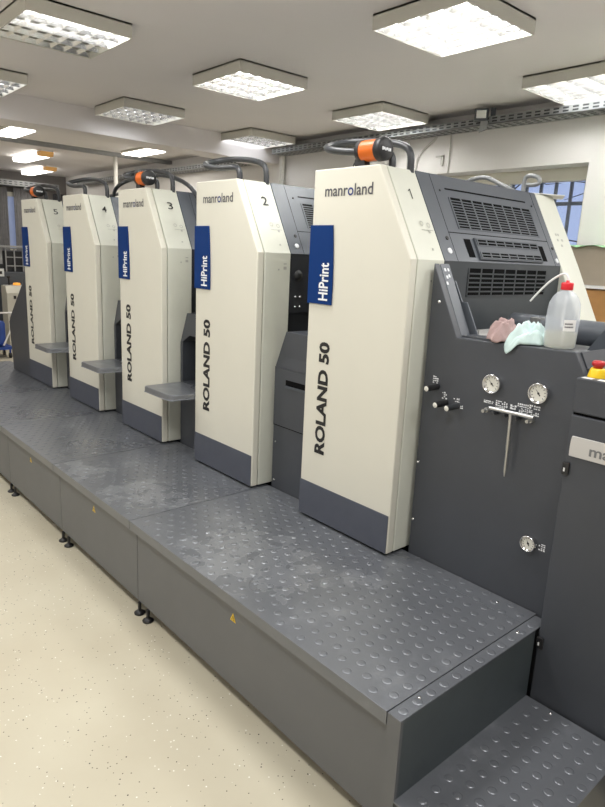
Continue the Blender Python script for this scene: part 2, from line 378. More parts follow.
def batten(cx, cy, lx, label):
    t = thing('strip_light', label, 'ceiling light', (cx, cy, CEIL), 0, 'strip lights beyond the beam')
    b = MB(); b.box(-lx, lx, -.08, .08, -.02, 0); b.build('base', 'lampwhite', t)
    MB().prism([(-lx, -.02), (-lx + .03, -.075), (lx - .16, -.075), (lx - .16, -.02)], -.09, .09).build('diffuser', 'diffuser', t)
    MB().prism([(lx - .158, -.02), (lx - .158, -.075), (lx - .02, -.075), (lx, -.02)], -.09, .09).build('end_piece', 'diff_orange', t)
batten(-7.83, 1.50, .60, 'strip light with amber end beyond the beam, the nearer of the two on the left')
batten(-9.62, 2.2, .62, 'strip light with amber end beyond the beam, the lower and farther one on the left')
for (cx, cy, lab) in ((-5.95, .66, 'flat bright panel light beyond the beam at the left picture edge'), (-5.98, 2.30, 'flat bright panel light beyond the beam, over the third press tower')):
    t = thing('panel_light', lab, 'ceiling light', (cx, cy, CEIL), 0, 'panel lights beyond the beam')
    MB().box(-.36, .36, -.14, .14, -.03, 0).build('housing', 'housing', t); MB().box(-.35, .35, -.13, .13, -.045, -.0305).build('diffuser', 'diffuser', t)
struct(MB().box(-6.62, -6.54, YFR, YB, CEIL - .05, CEIL).build('trim_3', 'galv'))

# ------------------------------------------------------------------ cable trays and wall fittings
def tray(name, x0, x1, y0, y1, z0, z1, label, along='x'):
    b = MB(); t = .006
    if along == 'x':
        b.box(x0, x1, y0, y0 + t, z0, z1); b.box(x0, x1, y0, y1, z0, z0 + t); b.box(x0, x1, y1 - t, y1, z0, z1)
        x = x0 + .03
        while x < x1 - .05:
            for k in (.35, .72): b.box(x, x + .045, y0 - .0015, y0 + .001, z0 + (z1 - z0) * k - .006, z0 + (z1 - z0) * k + .006, 1)
            for k in (.25, .5, .75): b.box(x + .02, x + .06, y0 + (y1 - y0) * k - .01, y0 + (y1 - y0) * k + .01, z0 - .0015, z0 + .001, 1)
            x += .075
    else:
        b.box(x1 - t, x1, y0, y1, z0, z1); b.box(x0, x1, y0, y1, z0, z0 + t); b.box(x0, x0 + t, y0, y1, z0, z1)
        y = y0 + .03
        while y < y1 - .05:
            for k in (.35, .72): b.box(x1 - .001, x1 + .0015, y, y + .05, z0 + (z1 - z0) * k - .007, z0 + (z1 - z0) * k + .007, 1)
            y += .09
    return tag(b.build(name, ['galv', 'inner']), label, 'cable tray')
tray('cable_tray', -3.95, XR - .05, 2.86, YB, 2.755, 2.815, 'long perforated metal cable tray running along the back wall above the window')
tray('cable_tray', -9.6, -4.401, 2.86, YB, 2.70, 2.76, 'perforated metal cable tray on the back wall beyond the ceiling beam')
tray('cable_tray', XL + .02, XL + .30, -1.0, 2.8, 2.62, 2.72, 'perforated cable tray along the far end wall above the curtains', 'y')
for k in range(5):
    tag(MB().tube([(-3.9, 2.90 + .028 * k, 2.775), (XR - .1, 2.90 + .028 * k, 2.775)], .011, 6).build('cable', 'tube_black'), 'dark cable lying in the long tray along the back wall', 'cable', 'cables in the back wall tray')
t = thing('flood_light', 'small square flood light clamped on the cable tray above the window', 'light', (-1.16, 2.84, 2.78), .55)
MB().box(-.055, .055, -.07, -.004, -.005, .085).build('body', 'grille', t, bevel=.006)
MB().box(-.038, .038, -.0745, -.0705, .012, .07).build('lens', 'paper', t)
MB().prism([(-.01, -.09), (.05, -.07), (.055, -.006), (.0, -.006)], -.06, -.02).build('bracket', 'galv', t)
MB().box(.07, .11, -.02, -.002, -.02, .1).build('clip', 'grille', t)
def pipe(pts, r, label):
    return tag(MB().tube(pts, r, 8).build('wall_conduit', 'pipe'), label, 'conduit')
pipe([(-3.93, YB - .04, 0), (-3.93, YB - .04, CEIL)], .035, 'thick white pipe standing in the corner under the ceiling beam')
pipe(smooth([(-1.98, YB - .012, 1.0), (-1.98, YB - .012, 2.45), (-1.95, YB - .012, 2.62), (-1.78, YB - .012, 2.72), (-1.75, YB - .012, 2.755)]), .011, 'thin white conduit bending up the back wall to the cable tray')
pipe([(-2.08, YB - .01, .8), (-2.08, YB - .01, 2.755)], .009, 'thin straight white conduit on the back wall behind the bent one')
pipe([(-1.60, YB - .008, 2.43), (-1.60, YB - .008, 2.755)], .006, 'short thin conduit rising from the window head to the tray')
tag(MB().box(-1.74, -1.66, YB - .02, YB - .001, 2.57, 2.585).box(-1.68, -1.66, YB - .02, YB - .001, 2.50, 2.585).build('wall_hook', 'pipe'), 'small white angle hook on the back wall left of the window', 'hook')
tag(MB().tube([(-6.6, 2.2, 2.30), (-6.6, 2.2, CEIL)], .03, 10).build('drop_pole', 'pipe'), 'white pole dropping from the ceiling behind the third press tower', 'pole')

# ------------------------------------------------------------------ walkway platform
def dots(b, x0, x1, y0, y1, z, mi=0, ph=0):
    r, h, sx, sy = .0145, .0019, .0525, .0615
    i = 0; x = x1 - .034
    while x > x0 + .016:
        y = y0 + (.035 if (i + ph) % 2 else .066)
        while y < y1 - .016:
            n = 12; v = []
            for rr, hh in ((1, 0.0002), (.86, h * .8), (.66, h), ):
                v += [(x + r * rr * math.cos(2 * math.pi * k / n), y + r * rr * math.sin(2 * math.pi * k / n), z + hh) for k in range(n)]
            f = [(j * n + k, j * n + (k + 1) % n, (j + 1) * n + (k + 1) % n, (j + 1) * n + k) for j in range(2) for k in range(n)]
            b.add(v, f + [tuple(range(2 * n, 3 * n))], mi, True); y += sy
        x -= sx; i += 1

def warning(b, x, y, z, s):
    b.add([(x - s * .5, y, z), (x + s * .5, y, z), (x, y, z + s * .95)], [(0, 1, 2)], 0)
    b.add([(x - s * .3, y - .0004, z + s * .1), (x + s * .3, y - .0004, z + s * .1), (x, y - .0004, z + s * .68)], [(0, 1, 2)], 1)
    b.add([(x - s * .2, y - .0008, z + s * .15), (x + s * .2, y - .0008, z + s * .15), (x, y - .0008, z + s * .55)], [(0, 1, 2)], 0)
    b.add([(x - s * .04, y - .0012, z + s * .17), (x + s * .05, y - .0012, z + s * .33), (x - s * .05, y - .0012, z + s * .3)], [(0, 1, 2)], 1)
    b.add([(x + s * .04, y - .0012, z + s * .45), (x - s * .05, y - .0012, z + s * .28), (x + s * .05, y - .0012, z + s * .3)], [(0, 1, 2)], 1)

def platform(x0, x1, sk0, label, sticker, nx=None):
    g = 'walkway platform sections in front of the press'
    t = thing('walkway_platform', label, 'platform', (x0, YF, 0), 0, g); L = x1 - x0; y1 = YG - YF - .004; e = .0022
    b = MB(); b.box(e, L - e, 0, y1, PZ - .004, PZ); b.box(e, L - e, 0, .004, PZ - .042, PZ - .004)
    b.tube([(e, .0022, PZ - .0024), (L - e, .0022, PZ - .0024)], .0029, 8)
    dots(b, .0, L, .0, y1, PZ)
    tp = b.build('top_plate', 'plate', t)
    MB().box(e, L - e, y1 - .098, y1 - .0965, PZ, PZ + .0006).build('joint_line', 'grille', tp)
    a, c = sk0 - x0 + .002, (L if nx is None else nx - x0) - .002
    MB().box(a, c, .02, .035, .058, PZ - .006).build('front_skirt', 'skirt', t, bevel=.002)
    for fx in (sk0 - x0 + .019, sk0 - x0 + .10):
        f = MB().cyl((fx, .018, .016), (fx, .018, .0572), .008, 12).build('foot', 'black', t)
        MB().lathe([(0, .0), (.025, .0), (.026, .006), (.018, .012), (.011, .018), (0, .018)], (fx, .018, 0), seg=18).build('foot_pad', 'black', f)
    MB().box(a, c, y1 - .02, y1 - .004, 0, PZ - .006).build('rear_support', 'grille', t)
    if sticker is not None:
        w = MB(); warning(w, sticker - x0, .0192, .332, .036); w.build('warning_sticker', ['yellow', 'ink_black'], t)
    for sx in (L * .15,):
        MB().lathe([(0, .004), (.005, .0035), (.006, 0)], (L - .13, y1 - .047, PZ), seg=10).build('screw', 'chrome', t)
    return t
platform(-.379, XSTRIP, -.345, 'long dotted grey walkway section nearest the camera, in front of the first press tower', .411)
platform(-1.319, -.379, -1.275, 'dotted grey walkway section in front of the second press tower', -.816, -.345)
platform(-2.257, -1.319, -2.2, 'dotted grey walkway section in front of the third press tower', -1.752, -1.275)
platform(-3.195, -2.257, -3.14, 'dotted grey walkway section in front of the fourth press tower', None, -2.2)
platform(-4.133, -3.195, -4.08, 'dotted grey walkway section in front of the fifth, farthest press tower', None, -3.14)
platform(-4.72, -4.133, -4.70, 'short far end section of the dotted walkway, beside the grey end panel', None, -4.08)

t = thing('access_step', 'lower dotted access step at the near end of the walkway, before the right hand cabinet', 'step', (XSTRIP, YF, 0))
x1 = XE - XSTRIP; y1 = .018 - YF; xs = 1.548 - XSTRIP
b = MB(); b.box(.0016, x1, 0, y1 + .08, PZ - .004, PZ); 
for k in range(12):
    y = .036 + .0615 * k; n = 12; r = .0145; v = []
    for rr, hh in ((1, .0002), (.86, .0015), (.66, .0019)): v += [(.026 + r * rr * math.cos(2 * math.pi * j / n), y + r * rr * math.sin(2 * math.pi * j / n), PZ + hh) for j in range(n)]
    b.add(v, [(a * n + j, a * n + (j + 1) % n, (a + 1) * n + (j + 1) % n, (a + 1) * n + j) for a in range(2) for j in range(n)] + [tuple(range(2 * n, 3 * n))], 0, True)
b.build('top_strip', 'plate', t)
MB().box(x1 - .012, x1, .012, y1, ZSTEP, PZ - .0045).build('riser', 'riser', t)
MB().box(.0016, x1, .0, .0115, .055, PZ - .0045).build('corner_post', 'skirt', t)
b = MB(); b.box(x1, xs, 0, y1, ZSTEP - .005, ZSTEP); dots(b, x1, xs + .012, 0, y1, ZSTEP, 0, 1); b.build('tread', 'plate', t)
MB().box(x1, xs, .01, .022, .04, ZSTEP - .0055).build('front_skirt', 'skirt', t)
MB().box(xs - .012, xs, .0225, y1, .04, ZSTEP - .0055).build('side_skirt', 'skirt', t)
for fx, fy in ((x1 + .05, .06), (xs - .05, .06), (x1 + .05, y1 - .05), (xs - .05, y1 - .05)):
    MB().lathe([(0, 0), (.03, 0), (.02, .018), (.009, .024), (.009, .18)], (fx, fy, 0), seg=14).build('foot', 'black', t)
for fx, fy, fz in ((.019, .115, PZ), (.019, .637, PZ), (x1 + .1, y1 - .02, ZSTEP)):
    MB().lathe([(0, .004), (.005, .0035), (.006, 0)], (fx, fy, fz), seg=10).build('screw', 'chrome', t)

# ------------------------------------------------------------------ printing units
def vents(b, o, u, v, n, U, V, cols, rows, bar=.006, gap=.010, th=.0022, mi=0, stag=False):
    """bars of a louvred grille in front of a dark backing; o corner, u across, v up"""
    o, u, v, n = map(Vector, (o, u, v, n))
    b.obox(o, u, v, n, U, V, .0008, 1)
    h = (V - bar) / rows
    for i in range(rows + 1 if rows < 3 else rows): b.obox(o + v * (h * i), u, v, n, U, bar if rows > 3 else bar, th, mi)
    w = (U - gap) / cols
    for j in range(cols + 1): b.obox(o + u * (w * j), u, v, n, gap, V, th, mi)

PROF = [(0, PZ + .012), (W, PZ + .012), (W, ZS), (WT, ZT), (0, ZT)]
PREAR = [(0, PZ + .012), (.72, PZ + .012), (.72, 1.36), (.69, 1.385), (W, ZS), (WT, ZT), (0, ZT)]
ux, uz, uy = Vector((1, 0, 0)), Vector((0, 0, 1)), Vector((0, 1, 0))

def ring(p0, p1): pass
def printing_unit(i, label, number, cabinet, shelf):
    t = thing('printing_unit', label, 'printing press', (-P * i, 0, 0), 0, 'printing units in a row')
    fp = MB().prism(PROF, 0, .040).build('front_panel', 'cream', t, bevel=.006, seg=3)
    text('brand_lettering', 'manroland', (.072, -.0002, 1.890), ux, uz, .270, .046, ['ink', 'ink_blue'], fp, .012, 4)
    text('model_lettering', 'ROLAND 50', (.151, -.0002, .778), uz, -ux, .508, .066, ['ink_black'], fp, .042)
    MB().box(.001, W - .004, -.004, -.0005, PZ + .014, ZK).build('kick_plate', 'kick', t, bevel=.0015)
    # blue name plate, its right edge bowed, wrapped round the left edge of the tower
    pl = [(-.002, 1.447), (.149, 1.447)] + [(.149 - .015 * (k / 8) ** 1.3 + .004 * math.sin(math.pi * k / 8), 1.447 + .329 * k / 8) for k in range(1, 9)] + [(-.002, 1.776)]
    np_ = MB().prism(pl, -.0085, -.0006).build('name_plate', 'blue', t, bevel=.002)
    text('name_lettering', 'HiPrint', (.128, -.0087, 1.464), uz, -ux, .158, .058, ['white_ink'], np_, .022)
    sc = MB().prism([(.003, PZ + .012), (W - .001, PZ + .012), (W - .001, ZS), (WT - .001, ZT - .001), (.003, ZT - .001)], .045, .209).build('side_cover', 'cream_worn', t, bevel=.004)
    if number == '1':
        b = MB(); b.obox(slant(.130, 1.882, .0003), uy, SU, SN, .0045, .042, .0006); b.obox(slant(.122, 1.882, .0003) + SU * .032, (uy * .8 + SU * .6).normalized(), (SU * .8 - uy * .6).normalized(), SN, .014, .0045, .0006)
        b.build('number_lettering', 'ink_black', sc)
    else: text('number_lettering', number, slant(.118, 1.882, .0005), uy, SU, .036, .048, ['ink_black'], sc, .01)
    for (yy, zz) in ((.135, 1.79), (.175, 1.785)):
        o = slant(yy, zz, .0012); k = 10; ic = MB()
        ic.add([o + (uy * math.cos(2 * math.pi * j / k) + SU * math.sin(2 * math.pi * j / k)) * q for q in (.011, .0075) for j in range(k)], [(j, (j + 1) % k, (j + 1) % k + k, j + k) for j in range(k)])
        ic.build('icon_print', 'faint', sc)
    for aa in ((slant(.125, 1.765, .0008), uy, SU, SN, .07, .0022, .0006), (slant(.165, 1.755, .0008), uy, SU, SN, .012, .012, .0006), (slant(.15, 1.69, .0008), uy, SU, SN, .009, .009, .0006),
               ((W - .0008, .165, 1.60), uy, uz, ux, .018, .005, .001), ((W - .0008, .165, 1.575), uy, uz, ux, .018, .014, .001), ((W - .0008, .13, 1.57), uy, uz, ux, .008, .008, .001)):
        MB().obox(*aa).build('icon_print', 'faint', sc)
    # press body behind the tower, between the two slabs
    MB().prism([(.012, .0), (W - .02, .0), (W - .02, ZS - .015), (WT - .02, ZT - .015), (.012, ZT - .015)], .2095, 1.142).build('press_body', 'inner', t)
    # hood: sloping frame with the grilles
    h = MB()
    h.obox(slant(.2105, ZS, -.010), uy, SU, SN, .930, LS, .010, 0)
    h.obox(slant(.296, ZS, .0), uy, SU, SN, .0018, LS, .0006, 1); h.obox(slant(1.090, ZS, .0), uy, SU, SN, .0018, LS, .0006, 1)
    h.obox(slant(.296, 1.765, .0), uy, SU, SN, .796, .0035, .0007, 1)
    h.obox(slant(.372, 1.942, .0), uy, SU, SN, .64, .007, .0008, 1)
    hd = h.build('hood_frame', ['hood', 'dark'], t)
    g = MB(); vents(g, slant(.376, 1.784, .0006), uy, SU, SN, .655, (1.911 - 1.784) / SU.z, 8, 11, .0044, .010)
    g.build('upper_grille', ['hood', 'dark'], t)
    g = MB(); g.obox(slant(.452, 1.662, .0), uy, SU, SN, .512, (1.748 - 1.662) / SU.z, .010, 0)
    vents(g, slant(.458, 1.716, .0105), uy, SU, SN, .50, .032, 7, 2, .004, .009); vents(g, slant(.458, 1.666, .0105), uy, SU, SN, .50, .030, 7, 2, .004, .009)
    g.obox(slant(.385, 1.672, .0004), uy, SU, SN, .045, .082, .001, 1); g.obox(slant(.976, 1.672, .0004), uy, SU, SN, .048, .078, .001, 1)
    g.build('lower_grille', ['grille', 'dark'], t)
    for yy, zz, col, r in ((.262, 1.692, 'white_ink', .013), (1.118, 1.677, 'white_ink', .012), (.272, 1.742, 'black', .009), (1.117, 1.735, 'black', .008), (.335, 1.935, 'black', .005), (1.06, 1.93, 'black', .005)):
        o = slant(yy, zz, .0002); MB().lathe([(0, .0036), (r * .3, .0034), (r * .32, .0016), (r * .4, .0034), (r, .003), (r, 0)], o, SN, 14).build('hood_button', col, t)
    MB().box(W - .0205, W - .001, .2105, 1.141, 1.36, ZS - .001).build('lower_panel', 'inner' if i else 'hood_shaded', t)
    g = MB(); vents(g, (W - .0008, .372, 1.512), uy, uz, ux, .642, .116, 7, 6, .0062, .009); g.build('front_grille', ['hood_shaded', 'dark'], t)
    rp = MB().prism(PREAR, 1.143, 1.33).build('rear_panel', 'cream_worn', t, bevel=.006)
    for k in range(5): MB().obox(slant(1.20 + .022 * (k % 3), 1.80 - .026 * (k // 2), .0004), uy, SU, SN, .014, .012, .0008).build('icon_print', 'faint', rp)
    for yo, s, mt, nm in ((0, 1, 'tube_black', 'guard_rail'), (1.345, -1, 'galv', 'rear_guard_rail')):
        if s < 0 and i == 0:
            for q in ([(.05, .99, 1.985), (.05, .99, 2.04), (.09, .985, 2.062), (.175, .985, 2.074), (.235, 1.0, 2.045), (.30, 1.0, 2.016), (.362, 1.0, 1.985)], [(.345, 1.07, 1.985), (.345, 1.07, 2.05), (.352, 1.07, 2.072), (.385, 1.07, 2.076), (.425, 1.07, 2.062), (.428, 1.07, 2.036), (.40, 1.07, 2.03), (.36, 1.07, 2.034)]):
                MB().tube(smooth(q, 2), .0105, 10).build(nm, mt, t)
            continue
        a = .088 if (i % 2 == 0 and s > 0) else .03
        pts = [(.352, a, ZT - .012), (.352, a, 2.035), (.328, a, 2.058), (.20, a - .045 if a > .05 else .03, 2.060), (.11, .010 if a > .05 else .03, 2.068), (.03, .022, 2.088), (-.012, .105, 2.115), (.04, .186, 2.136), (.2, .19, 2.122), (.318, .19, 2.098), (.358, .19, 2.066), (.36, .19, ZT - .012)]
        MB().tube(smooth([(x, yo + s * y, z) for x, y, z in pts], 2), .0145, 10).build(nm, mt, t)
    if cabinet:
        cp = [(.578, 0), (.934, 0), (.934, 1.278), (.652, 1.278), (.578, 1.094)]
        cb = MB(); x0, x1 = .604, .918
        if shelf:
            dz = [(x0, .852), (x1, .852), (x1, 1.145), (.685, 1.145), (x0, 1.10)]
            cb.box(.578, .934, YG, .30, 0, .851); cb.prism([(.578, .851), (x0, .851), (x0, 1.10), (.685, 1.145), (x1, 1.145), (x1, .851), (.934, .851), (.934, 1.278), (.652, 1.278), (.578, 1.094)], YG, .30)
            c = cb.build('side_cabinet', 'grey', t, bevel=.002)
            MB().prism(dz, .285, .299).build('recess', 'inner', t)
            s = MB(); pr = [(.60, .112), (.60, -.135), (.62, -.15), (.89, -.15), (.92, -.135), (.935, .03), (.935, .112)]
            n = len(pr); s.add([(x, y, .818) for x, y in pr] + [(x, y, .85) for x, y in pr], [tuple(range(n - 1, -1, -1))[::-1], tuple(range(n, 2 * n))] + [(k, (k + 1) % n, (k + 1) % n + n, k + n) for k in range(n)])
            s.build('tool_shelf', 'plate', t, bevel=.006)
        else:
            cb.prism(cp, YG, .30); cb.build('side_cabinet', 'grey', t, bevel=.002)
            d = MB(); d.prism([(.584, .795), (.93, .795), (.93, 1.092), (.584, 1.092)], YG - .006, YG - .0005)
            d.add([(.584, YG - .006, 1.094), (.93, YG - .006, 1.094), (.93, YG - .0005, 1.152), (.66, YG - .0005, 1.152)], [(0, 1, 2, 3)])
            dr = d.build('door', 'grey', t, bevel=.001)
            e = MB(); e.box(.580, .9305, YG - .003, YG - .0004, .790, .7945); e.box(.580, .5835, YG - .003, YG - .0004, .79, 1.094)
            e.build('door_gap', 'dark', t)
            MB().box(.672, .85, YG - .0072, YG - .0062, 1.012, 1.040).build('pull_slot', 'dark', dr)
            MB().box(.672, .85, YG - .013, YG - .0063, 1.000, 1.011).build('pull_lip', 'grille', dr)
            for xx, zz in ((.60, .70), (.60, .49)): MB().lathe([(0, .003), (.004, .0028), (.005, 0)], (xx, YG - .0002, zz), (0, -1, 0), 10).build('screw', 'chrome', t)
        # dark gap above the cabinet with its lock and bolts
        MB().lathe([(0, .012), (.017, .012), (.02, .004), (.026, .004), (.026, 0)], (W + .0002, .262, 1.547), (1, 0, 0), 18).build('lock', 'black', t)
        for yy, zz in ((.25, 1.44), (.28, 1.44), (.25, 1.39), (.28, 1.39)): MB().lathe([(0, .003), (.004, .0025), (.005, 0)], (W + .0002, yy, zz), (1, 0, 0), 8).build('bolt', 'chrome', t)
    return t
printing_unit(0, 'nearest cream press tower, numbered 1, beside the gauge panel', '1', False, False)
printing_unit(1, 'cream press tower numbered 2, with a closed grey cabinet on its right side', '2', True, False)
printing_unit(2, 'cream press tower numbered 3, the middle one, with orange lamp and grey shelf', '3', True, True)
printing_unit(3, 'cream press tower numbered 4, between tower 3 and the farthest tower', '4', True, True)
u5 = printing_unit(4, 'farthest cream press tower, numbered 5, with a grey end panel on its left', '5', True, True)
x = 4 * P - 3.752
MB().prism([(-.485, PZ + .004), (-.004, PZ + .004), (-.004, 1.42), (-.02, 1.36), (-.505, .95), (-.545, .90)], .004, .20).build('end_panel', 'grey', u5, bevel=.002)

# ------------------------------------------------------------------ gauge cabinet beside tower 1
t = thing('control_cabinet', 'dark grey gauge cabinet on the right of tower 1, with dials and knobs', 'cabinet', (0, 0, 0))
def pan(y0, y1, ins=0.): return [(.575, 0), (1.238, 0), (1.238, 1.255), (1.205, 1.315), (1.165, 1.386), (.709, 1.375), (.5755, 1.643)]
MB().prism(pan(0, 0), YG, .150).build('front_sheet', 'grey', t, bevel=.003)
# lean top edge of the cheek (sloping ledge) and the wide sill behind the sheet
MB().prism([(.5755, 1.40), (.709, 1.36), (.709, 1.374), (.5765, 1.6425)], .1505, .208).build('sloping_cheek', 'hood', t, bevel=.002)
MB().box(.709, 1.168, .1505, .225, 1.352, 1.3835).build('sill', 'grey', t, bevel=.002)
MB().prism([(.60, 1.34), (.80, 1.34), (.735, 1.368), (.665, 1.50), (.642, 1.50), (.60, 1.58)], .2255, .232).build('inner_fin', 'hood', t, bevel=.001)
MB().box(.575, 1.20, .2326, 1.142, 1.28, 1.335).build('inner_tray', 'skirt', t)
MB().box(.575, 1.237, .1505, 1.142, 0, 1.279).build('body', 'inner', t)
MB().box(1.169, 1.2375, .1505, 1.142, 1.2795, 1.333).build('end_sheet', 'grey', t)
MB().prism([(1.169, 1.334), (1.198, 1.334), (1.172, 1.384), (1.169, 1.384)], .1505, 1.142).build('end_sheet', 'grey', t)
MB().tube([(.64, .62, 1.40), (1.16, .62, 1.40)], .05, 20).build('roller', 'grille', t)
MB().tube([(.64, .80, 1.40), (1.16, .80, 1.40)], .035, 16).build('roller', 'steel', t)
MB().box(.63, .70, .36, .45, 1.336, 1.366).box(.63, .645, .36, .45, 1.366, 1.385).build('clamp_plate', 'plaque', t)
MB().tube([(.72, .45, 1.41), (.80, .33, 1.405)], .006, 8).build('clamp_lever', 'black', t)
MB().box(.79, .82, .49, .52, 1.336, 1.44).box(.79, .83, .49, .53, 1.44, 1.448).build('latch', 'steel', t)
MB().prism([(1.0, 1.336), (1.16, 1.336), (1.08, 1.46)], .56, .575).build('side_bracket', 'grille', t)
def gauge(cx, cz, r, ang):
    g = MB().lathe([(0, .012), (r * .82, .012), (r * .86, .020), (r * .96, .022), (r, .016), (r, 0)], (cx, YG, cz), (0, -1, 0), 32).build('gauge', 'chrome', t)
    f = MB(); f.lathe([(0, .0), (r * .80, .0)], (cx, YG - .0128, cz), (0, -1, 0), 32)
    for k in range(11):
        a = math.radians(225 - 27 * k); f.obox((cx + r * .58 * math.cos(a), YG - .0130, cz + r * .58 * math.sin(a)), (math.cos(a), 0, math.sin(a)), (-math.sin(a), 0, math.cos(a)), (0, -1, 0), r * .15, .0022, .0003, 1)
    f.build('dial_face', ['gauge', 'ink'], g)
    a = math.radians(ang); d = Vector((math.cos(a), 0, math.sin(a))); e = Vector((-math.sin(a), 0, math.cos(a)))
    n = MB(); c = Vector((cx, YG - .0138, cz)); n.add([c - d * r * .3 - e * .0022, c + d * r * .6, c - d * r * .3 + e * .0022], [(0, 2, 1), (0, 1, 2)]); n.lathe([(0, .001), (.004, .001), (.004, 0)], c, (0, -1, 0), 10)
    n.build('needle', 'ink_black', g)
gauge(.887, 1.232, .035, 135); gauge(1.067, 1.232, .036, 130); gauge(1.103, .697, .029, 115)
for (kx, kz) in ((.645, 1.176), (.692, 1.121), (.745, 1.119)):
    k = MB().cyl((kx, YG, kz), (kx - .004, YG - .064, kz - .003), .0118, 16).build('knob', 'black' if kx < .7 else 'tube_black', t)
    MB().lathe([(0, .003), (.007, .0025), (.0105, 0)], (kx - .004, YG - .064, kz - .003), (0, -1, 0), 14).build('knob_cap', 'gauge', k)
for sx in (.878, .919, .961, 1.006, 1.051):
    MB().cyl((sx, YG, 1.134), (sx, YG - .018, 1.134), .009, 12).cyl((sx, YG - .018, 1.134), (sx, YG - .038, 1.133), .0062, 12).build('valve_stub', 'steel' if sx in (.878, 1.051) else 'tube_black', t)
rr = random.Random(3)
def marks(cx, cz, w, h):
    m = MB()
    w *= 1.2; h *= 1.2; nx = max(2, int(w / .007)); nz = max(2, int(h / .007))
    for a in range(nx):
        for c in range(nz):
            if rr.random() < .82:
                x0 = cx - w / 2 + w * a / nx; z0 = cz - h / 2 + h * c / nz
                m.box(x0, x0 + w / nx * rr.uniform(.45, .95), YG - .0009, YG - .0001, z0, z0 + h / nz * rr.uniform(.35, .85))
    m.build('pictogram', 'white_ink', t)
for a in ((.634, 1.203, .022, .026), (.683, 1.148, .02, .024), (.739, 1.146, .024, .022), (.765, 1.119, .012, .012), (.876, 1.163, .034, .010), (.925, 1.163, .034, .026), (.967, 1.164, .034, .016), (1.012, 1.166, .036, .03), (1.055, 1.168, .034, .032), (1.150, .697, .022, .024)): marks(*a)
for sx, sz in ((.585, .85), (.585, .60), (.615, 1.50)): MB().lathe([(0, .004), (.005, .0035), (.0065, 0)], (sx, YG, sz), (0, -1, 0), 10).build('screw', 'chrome', t)
m = MB()
d1 = Vector((.709 - .5765, 0, 1.374 - 1.6425)).normalized(); nn = Vector((-d1.z, 0, d1.x))
for a, yy in ((.02, .165), (.02, .185), (.045, .18), (.05, .165), (.075, .155)):
    m.obox(Vector((.5765, yy, 1.6425)) + d1 * a + nn * .0002, uy, d1, nn, .010, .012, .001)
m.build('pictogram', 'white_ink', t)

# T-handled key lying on the valve stubs
t = thing('hex_key', 'steel T handle key hanging on the small valve stubs under the gauges', 'tool', (.985, YG - .028, .915))
MB().tube([(-.085, 0, .2325), (.085, 0, .2345)], .0072, 12).build('handle', 'steel', t)
MB().tube([(-.001, 0, .23), (.002, 0, .10), (.002, 0, .095), (.003, 0, .02), (.004, 0, 0)], [.0062, .0062, .005, .0048, .002], 12).build('shaft', 'steel', t)

# ------------------------------------------------------------------ right hand cabinet
t = thing('feeder_cabinet', 'dark grey cabinet at the right picture edge with silver brand plaque and red stop button', 'cabinet', (1.222, .028, 0))
MB().box(0, 1.25, 0, 1.0, .0, 1.204).build('body', 'grey', t, bevel=.004)
MB().box(.004, 1.246, .006, 1.0, 1.2045, 1.2115).build('joint', 'dark', t)
MB().box(0, 1.25, 0, 1.0, 1.212, 1.322).build('top_cover', 'grey', t, bevel=.004)
pq = [(.0135, 1.073), (.32, 1.073), (.32, 1.139), (.016, 1.139), (.0135, 1.125), (.0125, 1.106), (.0125, 1.087)]
b = MB().prism([(a, z) for a, z in pq], -.006, -.0004).build('brand_plaque', 'plaque', t, bevel=.002)
text('plaque_lettering', 'manroland', (.076, -.0062, 1.088), ux, uz, .235, .034, ['plaque_ink'], b, .02)
for px_, pz_ in ((-.003, 1.008), (-.002, .383)):
    k = MB().box(px_ + .002, px_ + .024, -.009, -.0004, pz_, pz_ + .042).build('latch', 'black', t, bevel=.002)
    MB().box(px_ + .008, px_ + .013, -.0105, -.0092, pz_ + .012, pz_ + .024).build('latch_slot', 'paper', k)
for yy, lx in ((.017, .012), (.017, .06)): MB().box(lx, lx + .032, yy - .012, yy + .012, 1.3221, 1.3226).build('label_sticker', 'paper', t)
MB().box(.09, .2, .05, .2, 1.3221, 1.3224).build('button_plate', 'plaque', t)
e = MB().lathe([(0, .028), (.020, .028), (.0225, .022), (.0265, .006), (.0275, 0)], (.034, .062, 1.3222), seg=28).build('stop_button', 'yellow', t)
MB().lathe([(0, .052), (.015, .051), (.0195, .046), (.0195, .037), (.015, .034), (.013, .028)], (.034, .062, 1.3222), seg=28).build('button_head', 'red', e)
MB().lathe([(0, .03), (.016, .028), (.018, .02), (.018, 0)], (.115, .12, 1.3224), seg=20).build('push_button', 'black', t)

